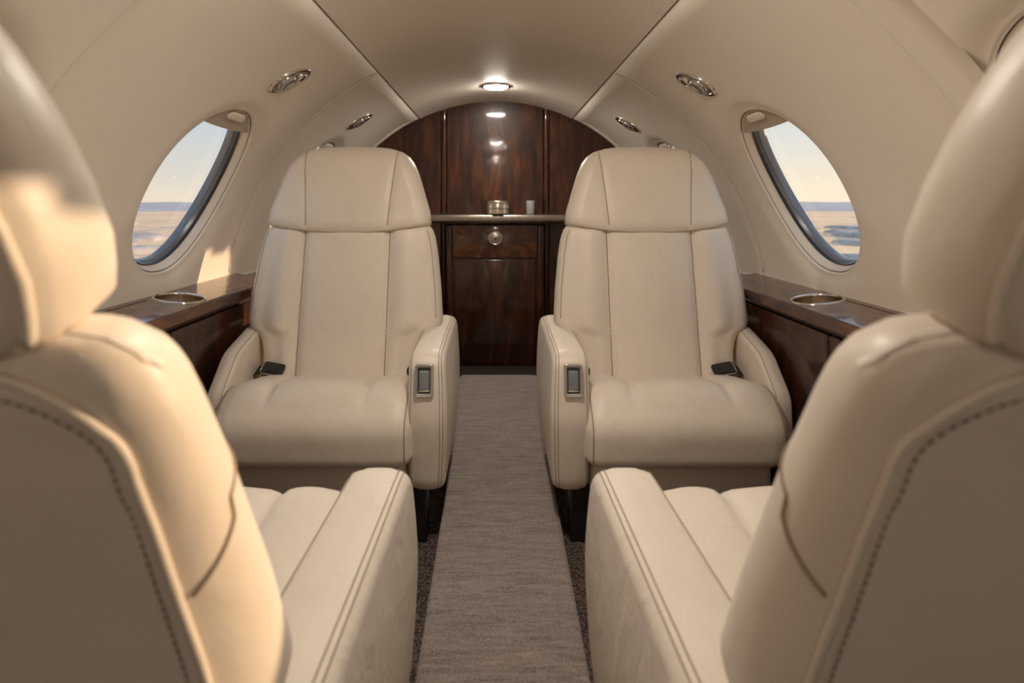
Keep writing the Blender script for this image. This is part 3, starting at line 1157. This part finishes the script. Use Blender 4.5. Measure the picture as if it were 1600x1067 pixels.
    v, f = rbox_vf((0, 0, 0), (.056, .044, .018), .006)
    bk = mesh('buckle', [bp(p) for p in v], f, 'black', belt, sharp=50)
    v, f = rbox_vf((.004, -.002, .0105), (.036, .034, .006), .003)
    mesh('buckle_flap', [bp(p) for p in v], f, 'black', bk, sharp=50)
    path = [bp(p) for p in ((-.026, -.0225, .003), (0, -.0228, .004), (.022, -.0225, .003), (.030, -.016, .002))]
    tube('buckle_edge', path, .0016, 'chrome', bk, 6)
    path = [bp(p) for p in ((-.029, -.018, .004), (-.0295, 0, .006), (-.029, .018, .004))]
    tube('buckle_edge', path, .0014, 'chrome', bk, 6)
    # tongue end tucked beside the aisle armrest
    pts_ = [(m_ * (.205 + .012 * math.cos(q)), .20 + .004 * math.cos(q), bz + .014 + .014 * math.sin(q)) for q in np.linspace(0, 2 * math.pi, 20, endpoint=False)]
    if not near:
        tube('belt_tongue', pts_, .003, 'black', belt, 6, closed=True)
    return T

seat((-.436, 1.30, 0), 'aft', 1, 'cream leather seat facing the viewer at the far left of the aisle', .245, 12, -.045, .382, 'leather', False)
seat((.449, 1.30, 0), 'aft', -1, 'cream leather seat facing the viewer at the far right of the aisle', .245, 12, -.045, .382, 'leather', False)
seat((-.436, .80, 0), 'forward', -1, 'cream leather seat seen from behind at the near left, sunlit', .318, 21, -.075, .412, 'leather_soft', True)
seat((.452, .80, 0), 'forward', 1, 'cream leather seat seen from behind at the near right, in shade', .318, 21, -.075, .412, 'leather_soft', True)

# ------------------------------------------------------------------ land outside
m, nt, b = new_mat('dry_fields')
tc = nt.nodes.new('ShaderNodeTexCoord')
n1 = nt.nodes.new('ShaderNodeTexNoise')
n1.inputs['Scale'].default_value = .004
n1.inputs['Detail'].default_value = 6
n1.inputs['Roughness'].default_value = .62
nt.links.new(tc.outputs['Object'], n1.inputs['Vector'])
nt.links.new(ramp(nt, n1.outputs[0], [(.34, (.46, .40, .37)), (.41, (.74, .55, .41)), (.47, (.97, .66, .38)), (.62, (.98, .74, .47))]), b.inputs['Base Color'])
b.inputs['Roughness'].default_value = 1
M['fields'] = m
M['hills'] = plain('haze_tinted_hills', (.62, .58, .60), 1, nscale=.002, namp=.25)  # blue-grey stands in for distance haze, painted into the base colour
G = -110
rings = []
for r in (1, 300, 800, 1600, 3000, 6000, 12000, 26000):
    rings.append([(r * math.cos(q), r * math.sin(q), G) for q in np.linspace(0, 2 * math.pi, 64, endpoint=False)])
v, f = loft(rings, cap=False)
tag(mesh('terrain', v, f, 'fields', smooth=False), 'tan dry fields and dark woods seen through the windows', 'land', None, 'structure')
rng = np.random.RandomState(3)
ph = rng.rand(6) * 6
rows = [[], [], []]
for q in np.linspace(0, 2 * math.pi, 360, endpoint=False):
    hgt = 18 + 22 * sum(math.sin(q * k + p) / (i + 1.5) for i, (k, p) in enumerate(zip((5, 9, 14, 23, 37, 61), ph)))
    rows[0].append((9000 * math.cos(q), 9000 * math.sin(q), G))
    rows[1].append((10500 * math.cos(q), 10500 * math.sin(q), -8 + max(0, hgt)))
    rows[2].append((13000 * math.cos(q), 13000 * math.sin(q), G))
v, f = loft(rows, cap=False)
tag(mesh('hills', v, f, 'hills'), 'low hills along the horizon outside, distance haze painted into their blue-grey colour', 'hills', None, 'structure')

# clumps of woodland and hedges scattered over the fields
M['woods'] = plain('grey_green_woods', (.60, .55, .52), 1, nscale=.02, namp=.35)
bits = []
for i in range(900):
    side = 1 if rng.rand() < .5 else -1
    r = 600 + 5200 * rng.rand() ** 1.7
    a = rng.uniform(-.95, .95)
    x, y = side * r * math.cos(a), r * math.sin(a) + 200
    w, d, hh = rng.uniform(25, 120) * (r / 1500) ** .5, rng.uniform(20, 70), rng.uniform(8, 20)
    rot = rng.uniform(-.5, .5)
    rings = []
    for k, zz in ((1, 0), (.97, .45), (.8, .8), (.5, .95), (.1, 1)):
        ring = []
        for q in np.linspace(0, 2 * math.pi, 12, endpoint=False):
            kk = k * (1 + .25 * math.sin(3 * q + i) + .15 * math.sin(5 * q + 2 * i))
            u, t_ = d * kk * math.cos(q), w * kk * math.sin(q)
            ring.append((x + u * math.cos(rot) - t_ * math.sin(rot), y + u * math.sin(rot) + t_ * math.cos(rot), G + hh * zz))
        rings.append(ring)
    bits.append(loft(rings, cap=False))
V, F = join_vf(bits)
tag(mesh('woodland', V, F, 'woods'), 'dark clumps of trees dotted over the fields outside', 'trees', None, 'stuff')
